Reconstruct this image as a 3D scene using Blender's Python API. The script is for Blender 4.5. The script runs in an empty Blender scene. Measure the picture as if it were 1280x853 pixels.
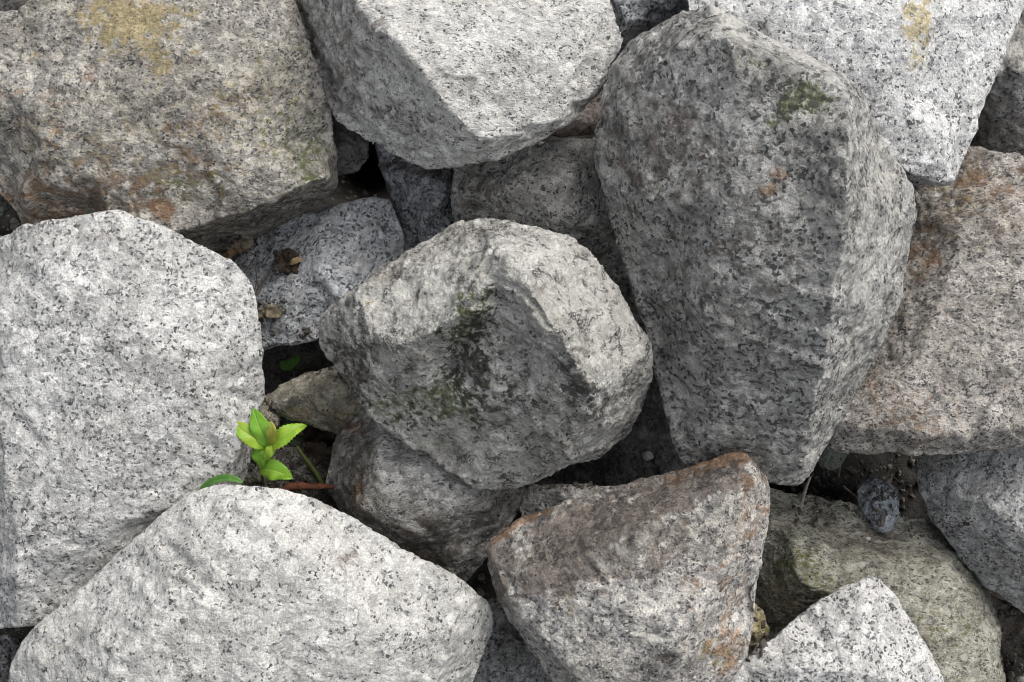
import bpy, bmesh, math, random
import numpy as np
from mathutils import Vector, Matrix, Euler
from mathutils.geometry import delaunay_2d_cdt

# ------------------------------------------------------------------ camera, sky, sun, exposure
SLOPE = math.radians(36)          # the heap lies on an embankment this steep
DIST = 1.6                        # camera distance from the heap's mean plane
GROUND = -0.34
RS = Matrix.Rotation(SLOPE, 4, 'X')

scene = bpy.context.scene
COL = scene.collection
cd = bpy.data.cameras.new('camera')
cam = bpy.data.objects.new('camera', cd)
COL.objects.link(cam)
cam.matrix_world = RS @ Matrix.Translation((0, 0, DIST))
cd.sensor_fit = 'HORIZONTAL'
cd.angle = 2 * math.atan(0.64 / DIST)
cd.clip_start = 0.01
cd.clip_end = 200
scene.camera = cam

SUN_LOCAL = Vector((0.46, 0.64, 0.62)).normalized()
SUN_W = (RS.to_3x3() @ SUN_LOCAL).normalized()
elev = math.asin(SUN_W.z)
azim = math.atan2(SUN_W.x, SUN_W.y)
world = bpy.data.worlds.new('World')
scene.world = world
world.use_nodes = True
wn = world.node_tree
wn.nodes.clear()
sky = wn.nodes.new('ShaderNodeTexSky')
sky.sky_type = 'NISHITA'
sky.sun_disc = False
sky.sun_elevation = elev
sky.sun_rotation = azim
sky.air_density = 1.0
sky.dust_density = 4.0
sky.ozone_density = 1.0
hs = wn.nodes.new('ShaderNodeHueSaturation')
hs.inputs['Saturation'].default_value = 0.26
bg = wn.nodes.new('ShaderNodeBackground')
bg.inputs['Strength'].default_value = 0.15
wo = wn.nodes.new('ShaderNodeOutputWorld')
wn.links.new(sky.outputs[0], hs.inputs['Color'])
wn.links.new(hs.outputs[0], bg.inputs['Color'])
wn.links.new(bg.outputs[0], wo.inputs['Surface'])

sd = bpy.data.lights.new('sun', 'SUN')
sd.energy = 1.1
sd.angle = math.radians(32)
sd.color = (1.0, 0.955, 0.89)
sun = bpy.data.objects.new('sun', sd)
COL.objects.link(sun)
sun.rotation_euler = SUN_W.to_track_quat('Z', 'Y').to_euler()

scene.view_settings.view_transform = 'Standard'
scene.view_settings.look = 'None'
scene.view_settings.exposure = 0.75
scene.view_settings.gamma = 1.0
scene.view_settings.use_curve_mapping = False
scene.render.engine = 'CYCLES'
scene.cycles.max_bounces = 8
scene.cycles.diffuse_bounces = 6
scene.cycles.filter_width = 1.0
scene.cycles.use_denoising = True
scene.cycles.denoiser = 'OPENIMAGEDENOISE'
scene.cycles.denoising_input_passes = 'RGB_ALBEDO_NORMAL'
scene.cycles.denoising_prefilter = 'ACCURATE'

# ------------------------------------------------------------------ helpers
def P(px, py, z):
    """a point of the heap: photo column/row and height above the heap's mean plane -> slope-local metres"""
    k = (DIST - z) / DIST * 0.001
    return Vector(((px - 640) * k, (426.5 - py) * k, z))

def W(v):
    return RS @ Vector(v)

_r = np.random.RandomState(11)
_perm = _r.permutation(256)
_perm = np.concatenate([_perm, _perm])
_g = _r.normal(size=(256, 3)); _g /= np.linalg.norm(_g, axis=1)[:, None]
_rnd = _r.rand(256, 4)

def _h(ix, iy, iz):
    return _perm[(_perm[(_perm[ix & 255] + iy) & 255] + iz) & 255]

def perlin(p):
    pf = np.floor(p); i = pf.astype(np.int64); f = p - pf
    u = f * f * f * (f * (f * 6 - 15) + 10)
    out = 0
    for dx in (0, 1):
        wx = u[:, 0] if dx else 1 - u[:, 0]
        for dy in (0, 1):
            wy = u[:, 1] if dy else 1 - u[:, 1]
            for dz in (0, 1):
                wz = u[:, 2] if dz else 1 - u[:, 2]
                g = _g[_h(i[:, 0] + dx, i[:, 1] + dy, i[:, 2] + dz)]
                d = g[:, 0] * (f[:, 0] - dx) + g[:, 1] * (f[:, 1] - dy) + g[:, 2] * (f[:, 2] - dz)
                out = out + wx * wy * wz * d
    return out * 1.6

def fbm(p, scale, octaves=3, gain=0.5):
    a, s, o = 1.0, scale, 0
    for k in range(octaves):
        o = o + a * perlin(p * s + 17.3 * k)
        a *= gain; s *= 2.07
    return o

def facets(p, scale):
    """split-stone facets: every Worley cell is a little plane with its own tilt and level"""
    q = p * scale
    qi = np.floor(q).astype(np.int64)
    best = np.full(len(p), 1e9); val = np.zeros(len(p))
    for dx in (-1, 0, 1):
        for dy in (-1, 0, 1):
            for dz in (-1, 0, 1):
                c = qi + np.array((dx, dy, dz))
                h = _h(c[:, 0], c[:, 1], c[:, 2])
                fp = c + _rnd[h, :3]
                d = q - fp
                dist = (d * d).sum(1)
                v = (d * _g[h]).sum(1) * 0.9 + (_rnd[h, 3] - 0.5) * 0.7
                m = dist < best
                best[m] = dist[m]; val[m] = v[m]
    return val

def tag(o, label=None, cat=None, group=None, kind=None):
    if label: o['label'] = label
    if cat: o['category'] = cat
    if group: o['group'] = group
    if kind: o['kind'] = kind
    return o

def link_mesh(name, verts_local, faces, mat, parent=None, origin=None, smooth=True, attrs=None):
    """verts in slope-local metres; the object's origin sits at the given slope-local point"""
    v = np.asarray(verts_local, dtype=float)
    if origin is None:
        origin = Vector(v.mean(0))
    R3 = np.array(RS.to_3x3())
    ow = np.array(W(origin))
    vw = v @ R3.T - ow
    me = bpy.data.meshes.new(name)
    if isinstance(faces, np.ndarray):
        n = len(faces); k = faces.shape[1]
        me.vertices.add(len(vw)); me.vertices.foreach_set('co', vw.astype(np.float32).ravel())
        me.loops.add(n * k); me.loops.foreach_set('vertex_index', faces.astype(np.int32).ravel())
        me.polygons.add(n)
        me.polygons.foreach_set('loop_start', np.arange(0, n * k, k, dtype=np.int32))
        me.polygons.foreach_set('loop_total', np.full(n, k, dtype=np.int32))
        me.update(calc_edges=True)
    else:
        me.from_pydata([tuple(a) for a in vw], [], faces)
        me.update()
    if smooth:
        me.polygons.foreach_set('use_smooth', [True] * len(me.polygons))
    if attrs:
        for an, arr in attrs.items():
            a = me.attributes.new(an, 'FLOAT_COLOR', 'POINT')
            a.data.foreach_set('color', arr.astype(np.float32).ravel())
    me.materials.append(mat)
    o = bpy.data.objects.new(name, me)
    COL.objects.link(o)
    if parent is not None:
        o.parent = parent
        o.location = Vector(ow) - parent.location
    else:
        o.location = Vector(ow)
    return o

# ------------------------------------------------------------------ materials
class NT:
    def __init__(s, name):
        s.m = bpy.data.materials.new(name); s.m.use_nodes = True
        s.t = s.m.node_tree; s.t.nodes.clear()
        s.out = s.t.nodes.new('ShaderNodeOutputMaterial')
        s.b = s.t.nodes.new('ShaderNodeBsdfPrincipled')
        s.t.links.new(s.b.outputs[0], s.out.inputs['Surface'])
    def n(s, typ, **kw):
        nd = s.t.nodes.new(typ)
        for k, v in kw.items(): setattr(nd, k, v)
        return nd
    def put(s, sock, v):
        if hasattr(v, 'is_linked') or hasattr(v, 'links'): s.t.links.new(v, sock)
        elif isinstance(v, (tuple, list)) and len(v) == 3 and sock.type == 'RGBA': sock.default_value = (*v, 1)
        else: sock.default_value = v
    def math(s, op, a, b=0.0, clamp=False):
        nd = s.n('ShaderNodeMath', operation=op); nd.use_clamp = clamp
        s.put(nd.inputs[0], a); s.put(nd.inputs[1], b)
        return nd.outputs[0]
    def mix(s, f, a, b, mode='MIX'):
        nd = s.n('ShaderNodeMix', data_type='RGBA', blend_type=mode)
        s.put(nd.inputs[0], f); s.put(nd.inputs[6], a); s.put(nd.inputs[7], b)
        return nd.outputs[2]
    def step(s, v, lo, hi, smooth=True):
        nd = s.n('ShaderNodeMapRange'); nd.interpolation_type = 'SMOOTHSTEP' if smooth else 'LINEAR'
        s.put(nd.inputs['Value'], v); nd.inputs['From Min'].default_value = lo; nd.inputs['From Max'].default_value = hi
        return nd.outputs[0]
    def noise(s, vec, scale, detail=3, rough=0.55, dist=0.0):
        nd = s.n('ShaderNodeTexNoise')
        s.put(nd.inputs['Vector'], vec); nd.inputs['Scale'].default_value = scale
        nd.inputs['Detail'].default_value = detail; nd.inputs['Roughness'].default_value = rough
        nd.inputs['Distortion'].default_value = dist
        return nd
    def vor(s, vec, scale, feature='F1'):
        nd = s.n('ShaderNodeTexVoronoi'); nd.feature = feature
        s.put(nd.inputs['Vector'], vec); nd.inputs['Scale'].default_value = scale
        return nd
    def vadd(s, a, b, scale=1.0):
        v1 = s.n('ShaderNodeVectorMath', operation='SCALE'); s.put(v1.inputs[0], b); v1.inputs['Scale'].default_value = scale
        v2 = s.n('ShaderNodeVectorMath', operation='ADD'); s.put(v2.inputs[0], a); s.t.links.new(v1.outputs[0], v2.inputs[1])
        return v2.outputs[0]

_mi = [0]
def granite(name, pale=(.62, .61, .585), grey=(.33, .33, .33), dark=(.05, .05, .055), specks=.34, greys=.5,
            grain=1.0, tint=(1, 1, 1), mottled=0.25, stretch=(1, 1, 1), rot=(0, 0, 0), rough=.85, bump=1.0, cracks=0.0, grit=0.0):
    t = NT(name)
    _mi[0] += 1
    tc = t.n('ShaderNodeTexCoord')
    mp = t.n('ShaderNodeMapping')
    t.t.links.new(tc.outputs['Object'], mp.inputs['Vector'])
    mp.inputs['Location'].default_value = (_mi[0] * 3.71, _mi[0] * 1.37, _mi[0] * 2.11)
    mp.inputs['Rotation'].default_value = rot
    mp.inputs['Scale'].default_value = stretch
    p0 = mp.outputs[0]
    w1 = t.noise(p0, 130, 3, .6)
    sub = t.n('ShaderNodeVectorMath', operation='SUBTRACT'); t.put(sub.inputs[0], w1.outputs['Color']); sub.inputs[1].default_value = (.5, .5, .5)
    p = t.vadd(p0, sub.outputs[0], .007)
    g = 1 / grain
    # crystals: every cell a mineral grain
    v1 = t.vor(p, 170 * g); sep = t.n('ShaderNodeSeparateColor'); t.put(sep.inputs[0], v1.outputs['Color'])
    v2 = t.vor(p, 85 * g); sep2 = t.n('ShaderNodeSeparateColor'); t.put(sep2.inputs[0], v2.outputs['Color'])
    v3 = t.vor(p, 360 * g); sep3 = t.n('ShaderNodeSeparateColor'); t.put(sep3.inputs[0], v3.outputs['Color'])
    clus = t.noise(p0, 42 * g, 3, .6).outputs['Fac']
    clus2 = t.noise(p0, 20 * g, 4, .65).outputs['Fac']
    clus3 = t.noise(p0, 95 * g, 3, .6).outputs['Fac']
    # grey quartz where grain value and cluster noise agree
    gsel = t.math('ADD', t.math('MULTIPLY', sep.outputs[0], .55), t.math('MULTIPLY', clus2, .75))
    gm = t.step(gsel, .86 - greys * .32, .98 - greys * .32)
    gm = t.math('MULTIPLY', gm, .8)
    whitev = t.math('MULTIPLY_ADD', sep2.outputs[1], .26)
    t.t.nodes[-1].inputs[2].default_value = .84
    cw = t.n('ShaderNodeCombineColor')
    for k in range(3): t.put(cw.inputs[k], whitev)
    pale_c = t.mix(1.0, pale, cw.outputs[0], 'MULTIPLY')
    col = t.mix(gm, pale_c, grey)
    # second tone of grey, finer
    g2 = t.step(t.math('ADD', t.math('MULTIPLY', sep3.outputs[1], .5), t.math('MULTIPLY', clus3, .8)), .74, .92)
    col = t.mix(t.math('MULTIPLY', g2, .25 + .45 * greys), col, tuple(c * .85 for c in grey))
    md = t.noise(p0, 210 * g, 3, .65, .3).outputs['Fac']
    col = t.mix(t.math('MULTIPLY', t.step(md, .47, .62), .30 + .35 * greys), col, tuple(c * .9 for c in grey))
    md2 = t.noise(t.vadd(p0, (4.1, .3, 2.2), 1), 75 * g, 4, .65, .3).outputs['Fac']
    col = t.mix(t.math('MULTIPLY', t.step(md2, .50, .64), .22 + .3 * greys), col, tuple(c * .95 for c in grey))
    # biotite specks
    ds = t.math('ADD', t.math('MULTIPLY', sep3.outputs[0], .62), t.math('ADD', t.math('MULTIPLY', clus, .52), t.math('MULTIPLY', clus3, .42)))
    dm = t.step(ds, 1.10 - specks * .42, 1.18 - specks * .42)
    dmid = t.math('MULTIPLY', dm, t.math('MULTIPLY_ADD', sep.outputs[1], .4))
    t.t.nodes[-2].inputs[2].default_value = .56
    col = t.mix(dmid, col, dark)
    # bright feldspar
    fm = t.step(t.math('ADD', sep2.outputs[2], t.math('MULTIPLY', clus3, .35)), 1.0, 1.09)
    col = t.mix(t.math('MULTIPLY', fm, .5), col, tuple(min(.82, c * 1.28) for c in pale))
    # broad mottling of the stone
    mo = t.noise(p0, 9, 5, .65, .6).outputs['Fac']
    mo2 = t.noise(p0, 34, 5, .7, .5).outputs['Fac']
    mm = t.step(mo, .38, .66)
    mcol = t.mix(mm, (1, 1, 1), tuple(1 - mottled * k for k in (1.0, 1.03, 1.12)))
    col = t.mix(1.0, col, mcol, 'MULTIPLY')
    mcol2 = t.mix(t.step(mo2, .42, .68), (1.05, 1.05, 1.05), tuple(1 - mottled * 1.2 for k in range(3)))
    col = t.mix(1.0, col, mcol2, 'MULTIPLY')
    fine = t.noise(p0, 480, 3, .75).outputs['Fac']
    cf = t.mix(t.step(fine, .3, .7), (.76, .76, .76), (1.2, 1.2, 1.2))
    col = t.mix(1.0, col, cf, 'MULTIPLY')
    col = t.mix(1.0, col, tint, 'MULTIPLY')
    # placed stains and growth, plus light and shade painted on some faces
    sn = t.noise(p0, 55, 6, .72, .4).outputs['Fac']
    sn2 = t.noise(t.vadd(p0, (1.7, 2.3, .9), 1), 110, 5, .7).outputs['Fac']
    a1 = t.n('ShaderNodeAttribute', attribute_name='stain_a'); s1 = t.n('ShaderNodeSeparateColor'); t.put(s1.inputs[0], a1.outputs['Color'])
    a2 = t.n('ShaderNodeAttribute', attribute_name='stain_light_b'); s2 = t.n('ShaderNodeSeparateColor'); t.put(s2.inputs[0], a2.outputs['Color'])
    def stain(col, mask, colour, n, lo=.52, hi=.8, amt=.8, keep=.5):
        m = t.step(t.math('ADD', mask, t.math('MULTIPLY', t.math('SUBTRACT', n, .5), 3.2)), lo, hi)
        m = t.math('MULTIPLY', m, amt)
        m = t.math('MULTIPLY', m, t.step(mask, .02, .2))
        tinted = t.mix(keep, colour, t.mix(1.0, col, tuple(min(1., c * 2.3 + .04) for c in colour), 'MULTIPLY'))
        return t.mix(m, col, tinted)
    col = stain(col, s2.outputs[1], (.165, .145, .132), sn, .2, .95, .92, .7)     # brown weathering film, also painted shade on some faces
    col = stain(col, s1.outputs[0], (.29, .185, .115), sn, .35, 1.1, .85, .65)      # rust
    col = stain(col, s1.outputs[1], (.36, .30, .16), sn2, .35, 1.05, .85, .6)     # ochre
    col = stain(col, s1.outputs[2], (.12, .14, .055), sn2, .35, 1.0, .9, .55)  # moss / algae
    col = stain(col, s2.outputs[0], (.06, .06, .058), sn2, .45, .8, .85, .45)  # black lichen, also painted shade
    col = stain(col, s2.outputs[2], (.66, .64, .59), sn, .35, 1.0, .7, .35)      # pale fresh break, also painted light on brighter faces
    if cracks > 0:
        vc = t.vor(t.vadd(p0, sub.outputs[0], .03), 26, 'DISTANCE_TO_EDGE')
        cm = t.step(vc.outputs['Distance'], .035, .0)
        cm = t.math('MULTIPLY', cm, t.step(mo2, .45, .6))
        col = t.mix(t.math('MULTIPLY', cm, cracks), col, (.10, .095, .085))
    t.put(t.b.inputs['Base Color'], col)
    t.b.inputs['Specular IOR Level'].default_value = .3
    rr = t.math('MULTIPLY_ADD', sep.outputs[2], .25); t.t.nodes[-1].inputs[2].default_value = rough - .18
    t.put(t.b.inputs['Roughness'], rr)
    # relief: grains, pits and grit
    b1 = t.noise(p, 120, 5, .68).outputs['Fac']
    b2 = t.noise(p0, 330, 4, .7).outputs['Fac']
    h = t.math('ADD', t.math('MULTIPLY', b1, .6), t.math('MULTIPLY', b2, .6))
    h = t.math('ADD', h, t.math('MULTIPLY', sep.outputs[0], .16))
    h = t.math('SUBTRACT', h, t.math('MULTIPLY', t.vor(p, 240).outputs['Distance'], .45))
    h = t.math('ADD', h, t.math('MULTIPLY', t.noise(p0, 620, 3, .7).outputs['Fac'], .5))
    h = t.math('SUBTRACT', h, t.math('MULTIPLY', dm, .3))
    if cracks > 0:
        h = t.math('SUBTRACT', h, t.math('MULTIPLY', cm, 1.2))
    bp = t.n('ShaderNodeBump'); bp.inputs['Strength'].default_value = 1.0
    bp.inputs['Distance'].default_value = .0027 * bump
    t.put(bp.inputs['Height'], h)
    t.t.links.new(bp.outputs[0], t.b.inputs['Normal'])
    return t.m

def simple_mat(name, c1, c2, scale=60, rough=.7, bump=.001, translucent=0.0, detail=5, stretch=(1, 1, 1)):
    t = NT(name)
    tc = t.n('ShaderNodeTexCoord')
    mp = t.n('ShaderNodeMapping'); t.t.links.new(tc.outputs['Object'], mp.inputs['Vector']); mp.inputs['Scale'].default_value = stretch
    n1 = t.noise(mp.outputs[0], scale, detail, .65, .5).outputs['Fac']
    col = t.mix(t.step(n1, .35, .65), c1, c2)
    t.put(t.b.inputs['Base Color'], col)
    t.b.inputs['Roughness'].default_value = rough
    t.b.inputs['Specular IOR Level'].default_value = .35
    n2 = t.noise(mp.outputs[0], scale * 4, 4, .7).outputs['Fac']
    bp = t.n('ShaderNodeBump'); bp.inputs['Distance'].default_value = bump
    t.put(bp.inputs['Height'], n2); t.t.links.new(bp.outputs[0], t.b.inputs['Normal'])
    if translucent:
        tr = t.n('ShaderNodeBsdfTranslucent'); t.put(tr.inputs['Color'], col)
        mx = t.n('ShaderNodeMixShader'); mx.inputs[0].default_value = translucent
        t.t.links.new(t.b.outputs[0], mx.inputs[1]); t.t.links.new(tr.outputs[0], mx.inputs[2])
        t.t.links.new(mx.outputs[0], t.out.inputs['Surface'])
    return t.m

# ------------------------------------------------------------------ rocks
def laplace(v, e, it, f=.5):
    n = len(v)
    deg = np.bincount(e.ravel(), minlength=n).astype(float); deg[deg == 0] = 1
    for _ in range(it):
        s = np.empty_like(v)
        for k in range(3):
            s[:, k] = np.bincount(e[:, 0], v[e[:, 1], k], n) + np.bincount(e[:, 1], v[e[:, 0], k], n)
        v = v + f * (s / deg[:, None] - v)
    return v

CH = {'rust': 0, 'ochre': 1, 'moss': 2, 'black': 4, 'brown': 5, 'fresh_lit': 6}
TOTAL = [0]

def rock(label, mat, outline, ridges=(), pts=(), thick=.2, voxel=.0024, wear=4, amp=1.0, facet=1.0, stains=(), seed=0,
         name='granite_rock', cat='rock', group='rocks of the heap', grit=1.0, jag=1.5, ledge=1.0):
    # control net -> solid
    vs, zs, idx = [], [], {}
    def add(q):
        k = (round(q[0], 1), round(q[1], 1))
        if k not in idx:
            idx[k] = len(vs); vs.append(Vector((q[0], q[1]))); zs.append(q[2])
        return idx[k]
    jr = random.Random(seed * 13 + 5)
    def rough_line(pts_, closed, amp_):
        out = []
        m_ = len(pts_) if closed else len(pts_) - 1
        for i_ in range(m_):
            a_, b_ = pts_[i_], pts_[(i_ + 1) % len(pts_)]
            seg = [a_, b_]
            L = math.hypot(b_[0] - a_[0], b_[1] - a_[1])
            while L > 9 and len(seg) < 40:
                new = [seg[0]]
                for u_, w_ in zip(seg, seg[1:]):
                    dx, dy = w_[0] - u_[0], w_[1] - u_[1]
                    t_ = jr.uniform(.35, .65); k_ = jr.gauss(0, amp_) * min(1, L / 26)
                    ln = math.hypot(dx, dy) + 1e-6
                    new.append((u_[0] + dx * t_ - dy / ln * k_, u_[1] + dy * t_ + dx / ln * k_, u_[2] + (w_[2] - u_[2]) * t_ + jr.gauss(0, .0012 * amp_)))
                    new.append(w_)
                seg = new; L /= 2
            out += seg[:-1]
        if not closed: out.append(pts_[-1])
        return out
    outline = rough_line(outline, True, jag)
    ridges = [rough_line(r, False, jag * 1.2) for r in ridges]
    ring = [add(q) for q in outline]
    ed = [(ring[i], ring[(i + 1) % len(ring)]) for i in range(len(ring))]
    for r in ridges:
        ii = [add(q) for q in r]
        ed += [(a, b) for a, b in zip(ii, ii[1:]) if a != b]
    for q in pts: add(q)
    ov, oe, of, orig, _, _ = delaunay_2d_cdt(vs, ed, [], 1, 1e-4, True)
    V = []
    for k, v in enumerate(ov):
        if orig[k]: z = zs[orig[k][0]]
        else:
            d = [((v - q).length + 1e-3, zz) for q, zz in zip(vs, zs)]; d.sort(); d = d[:2]
            z = sum(zz / dd for dd, zz in d) / sum(1 / dd for dd, zz in d)
        V.append(P(v.x, v.y, z))
    # outer ring from boundary edges
    cnt = {}
    for f in of:
        for a, b in zip(f, list(f[1:]) + [f[0]]):
            cnt[(a, b)] = 1
    bnd = {a: b for (a, b) in cnt if (b, a) not in cnt}
    st = next(iter(bnd)); loop = [st]
    while bnd[loop[-1]] != st and len(loop) <= len(bnd): loop.append(bnd[loop[-1]])
    F = [tuple(f) for f in of]
    C = Vector((0, 0, 0))
    for i in loop: C += V[i]
    C /= len(loop)
    camp = Vector((0, 0, DIST))
    prev = loop
    for s, dd in ((.985, .18), (.90, .5), (.70, .82), (.40, 1.0)):
        cur = []
        for i in loop:
            q = V[i]
            ray = (q - camp).normalized()
            axis = (C - camp).normalized()
            q2 = q + ray * (dd * thick)
            c2 = C + axis * (dd * thick)
            q2 = c2 + (q2 - c2) * s
            cur.append(len(V)); V.append(q2)
        m = len(loop)
        for k in range(m):
            F.append((prev[(k + 1) % m], prev[k], cur[k], cur[(k + 1) % m]))
        prev = cur
    V.append(C + (C - camp).normalized() * thick * 1.03)
    for k in range(len(loop)):
        F.append((prev[(k + 1) % len(loop)], prev[k], len(V) - 1))
    me = bpy.data.meshes.new('tmp'); me.from_pydata([tuple(v) for v in V], [], F); me.update()
    bm = bmesh.new(); bm.from_mesh(me); bmesh.ops.recalc_face_normals(bm, faces=bm.faces); bm.to_mesh(me); bm.free()
    tmp = bpy.data.objects.new('tmp', me); COL.objects.link(tmp)
    md = tmp.modifiers.new('r', 'REMESH'); md.mode = 'VOXEL'; md.voxel_size = voxel; md.adaptivity = 0
    dg = bpy.context.evaluated_depsgraph_get(); dg.update()
    ev = tmp.evaluated_get(dg); em = ev.to_mesh()
    n = len(em.vertices); v = np.empty(n * 3, np.float32); em.vertices.foreach_get('co', v); v = v.reshape(-1, 3).astype(float)
    e = np.empty(len(em.edges) * 2, np.int32); em.edges.foreach_get('vertices', e); e = e.reshape(-1, 2)
    npol = len(em.polygons)
    lt = np.empty(npol, np.int32); em.polygons.foreach_get('loop_total', lt)
    lv = np.empty(len(em.loops), np.int32); em.loops.foreach_get('vertex_index', lv)
    assert (lt == 4).all(), 'remesh gave non-quads'
    q = lv.reshape(-1, 4)
    ev.to_mesh_clear(); bpy.data.objects.remove(tmp); bpy.data.meshes.remove(me)
    scl = .0026 / voxel
    v = laplace(v, e, max(1, int(round(wear * .35 * scl))))
    vs2 = laplace(v, e, int(14 * scl * scl))
    def normals(v):
        a = v[q[:, 2]] - v[q[:, 0]]; b = v[q[:, 3]] - v[q[:, 1]]
        fn = np.cross(a, b); N = np.zeros_like(v)
        for k in range(4):
            for c in range(3):
                N[:, c] += np.bincount(q[:, k], fn[:, c], len(v))
        return N / (np.linalg.norm(N, axis=1)[:, None] + 1e-12)
    N = normals(vs2)
    if (N * (v - v.mean(0))).sum() < 0: N = -N
    off = np.array((seed * 5.13 + 3, seed * 2.7 - 1, seed * 1.91))
    s = v + off
    def terrace(dirv, freq, k):
        dv = np.array(dirv, float); dv /= np.linalg.norm(dv)
        h = (s @ dv) * freq + .55 * fbm(s + k, 14, 3)
        fr = h - np.floor(h)
        saw = np.where(fr < .86, fr / .86, (1 - fr) / .14) - .5
        return saw * np.clip(fbm(s + 3 * k + 1, 9, 2) * 2.2 + .15, 0, 1)
    # domain warp so facets are not straight-edged
    wv = np.stack([perlin(s * 30 + 5), perlin(s * 30 + 25), perlin(s * 30 + 45)], 1) * .008
    edge = np.clip(((v - vs2) * N).sum(1) / .0016, 0, 1)          # convex edges, where stone chips
    d = .0050 * fbm(s, 7, 2)
    d += .0022 * fbm(s, 24, 3)
    d -= .0016 * np.abs(perlin(s * 38 + 9))
    d = d * amp
    d += facet * (.0022 * facets(s + wv, 17) + .0014 * facets(s + wv * .6 + 3, 48))
    d += ledge * (.0034 * terrace((.5, 1, .25 + .1 * seed % 1), 26, 1.3 + seed) + .0026 * terrace((1, -.35, .4), 33, 7.7 + seed))
    d += grit * (.0010 * fbm(s, 95, 2) + .0007 * perlin(s * 260))
    d -= edge * facet * (.0024 * np.clip(.15 + 1.3 * fbm(s, 42, 2), 0, 1.2))
    v = v + N * d[:, None]
    # stains, and painted light and shade
    rr = (DIST - v[:, 2]) / DIST * .001
    px = v[:, 0] / rr + 640; py = 426.5 - v[:, 1] / rr
    ch = np.zeros((len(v), 8)); ch[:, 3] = 1; ch[:, 7] = 1
    wob = fbm(s, 16, 3) * .3 + fbm(s, 62, 3) * .42
    for sname, cx, cy, rx, ry, ang, st in stains:
        a = math.radians(ang); dx = px - cx; dy = py - cy
        u = (dx * math.cos(a) + dy * math.sin(a)) / rx; w = (-dx * math.sin(a) + dy * math.cos(a)) / ry
        r = np.sqrt(u * u + w * w)
        m = np.clip(1.3 - r + wob * 1.6, 0, 1) ** .8 * st
        k = CH[sname]; ch[:, k] = np.maximum(ch[:, k], m)
    o = link_mesh(name, v, q, mat, origin=Vector(v.mean(0)), attrs={'stain_a': ch[:, :4], 'stain_light_b': ch[:, 4:]})
    TOTAL[0] += len(v)
    return tag(o, label, cat, group)

# --- ground under the heap
def ground_z(p):
    z = GROUND + .03 * fbm(p, 5, 3) + .006 * fbm(p, 40, 3)
    for px, py, h, r in ((1050, 600, .15, .09), (375, 590, .15, .08), (285, 316, .15, .035), (1265, 830, .1, .08), (462, 222, -.25, .07)):
        c = P(px, py, GROUND + h)
        z = z + h * np.exp(-((p[:, 0] - c.x) ** 2 + (p[:, 1] - c.y) ** 2) / r ** 2)
    return z
def ground():
    n1 = 260
    xs = np.concatenate([np.linspace(-30, -1.0, 14)[:-1], np.linspace(-1.0, 1.0, n1), np.linspace(1.0, 30, 14)[1:]])
    ys = xs * 1.0
    X, Y = np.meshgrid(xs, ys)
    p = np.stack([X.ravel(), Y.ravel(), np.zeros(X.size)], 1)
    p[:, 2] = ground_z(p)
    m = len(xs); i = np.arange(m * m).reshape(m, m)
    q = np.stack([i[:-1, :-1].ravel(), i[:-1, 1:].ravel(), i[1:, 1:].ravel(), i[1:, :-1].ravel()], 1)
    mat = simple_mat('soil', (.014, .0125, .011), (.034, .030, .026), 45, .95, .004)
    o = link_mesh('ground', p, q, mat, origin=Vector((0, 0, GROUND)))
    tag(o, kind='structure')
ground()

PALE = dict(pale=(.66, .65, .625), grey=(.40, .395, .385), specks=.30, greys=.35, mottled=.10)

m_a = granite('weathered_granite', pale=(.50, .47, .415), grey=(.25, .24, .22), specks=.36, greys=.68, mottled=.3, stretch=(1, 1, 1.5), rot=(0, .5, .6), bump=1.25)
rock('big weathered boulder with yellow and rust stains in the upper left corner', m_a,
     [(-90, 110, .08), (-30, 84, .08), (0, 80, .08), (38, 66, .08), (60, 30, .08), (92, -2, .08), (120, -70, .06), (330, -90, .05), (362, -5, .07), (380, 45, .07), (398, 92, .07), (412, 140, .06),
      (420, 185, .04), (422, 225, .02), (417, 243, .0), (380, 262, -.02), (330, 287, -.02), (285, 305, -.02), (262, 315, -.02), (200, 330, -.01), (100, 310, .02), (28, 282, .04), (20, 255, .04), (0, 205, .04), (-40, 200, .04)],
     [[(420, 185, .04), (404, 222, .10), (340, 254, .11), (280, 272, .11), (225, 288, .10), (150, 300, .09)], [(28, 240, .09), (60, 160, .11), (60, 100, .10)]],
     [(200, 120, .13), (330, 100, .12), (120, 220, .11), (300, 200, .13), (200, 20, .10), (30, 130, .10)],
     thick=.2, stains=[('ochre', 165, 30, 60, 42, 20, 1.4), ('ochre', 195, 70, 50, 26, 60, .95), ('ochre', 110, 180, 100, 70, 0, .45), ('ochre', 300, 150, 100, 80, 0, .45), ('rust', 250, 180, 60, 60, 30, .5), ('rust', 60, 150, 60, 40, 0, .5), ('moss', 380, 190, 30, 60, 0, .7), ('rust', 110, 95, 13, 12, 0, .8), ('ochre', 45, 70, 14, 10, 0, .8), ('rust', 60, 262, 60, 22, 10, .8), ('brown', 130, 235, 130, 50, 0, .7), ('rust', 110, 240, 120, 40, 0, .6),
                       ('rust', 200, 265, 18, 12, 30, 1.4), ('rust', 55, 255, 40, 20, 10, .9), ('brown', 240, 130, 40, 50, 0, .55), ('moss', 370, 170, 36, 42, 0, .62), ('moss', 345, 65, 45, 28, 0, .35), ('ochre', 200, 215, 26, 12, 0, .7), ('rust', 250, 225, 25, 14, 0, .6),
                       ('moss', 240, 235, 50, 18, 0, .45), ('rust', 30, 150, 18, 20, 0, .45), ('black', 350, 265, 110, 18, -14, .55), ('brown', 300, 275, 120, 22, -12, .6), ('ochre', 230, 10, 16, 18, 0, .6)], seed=1, wear=5)  # black and brown bands paint shade along the underside

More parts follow.
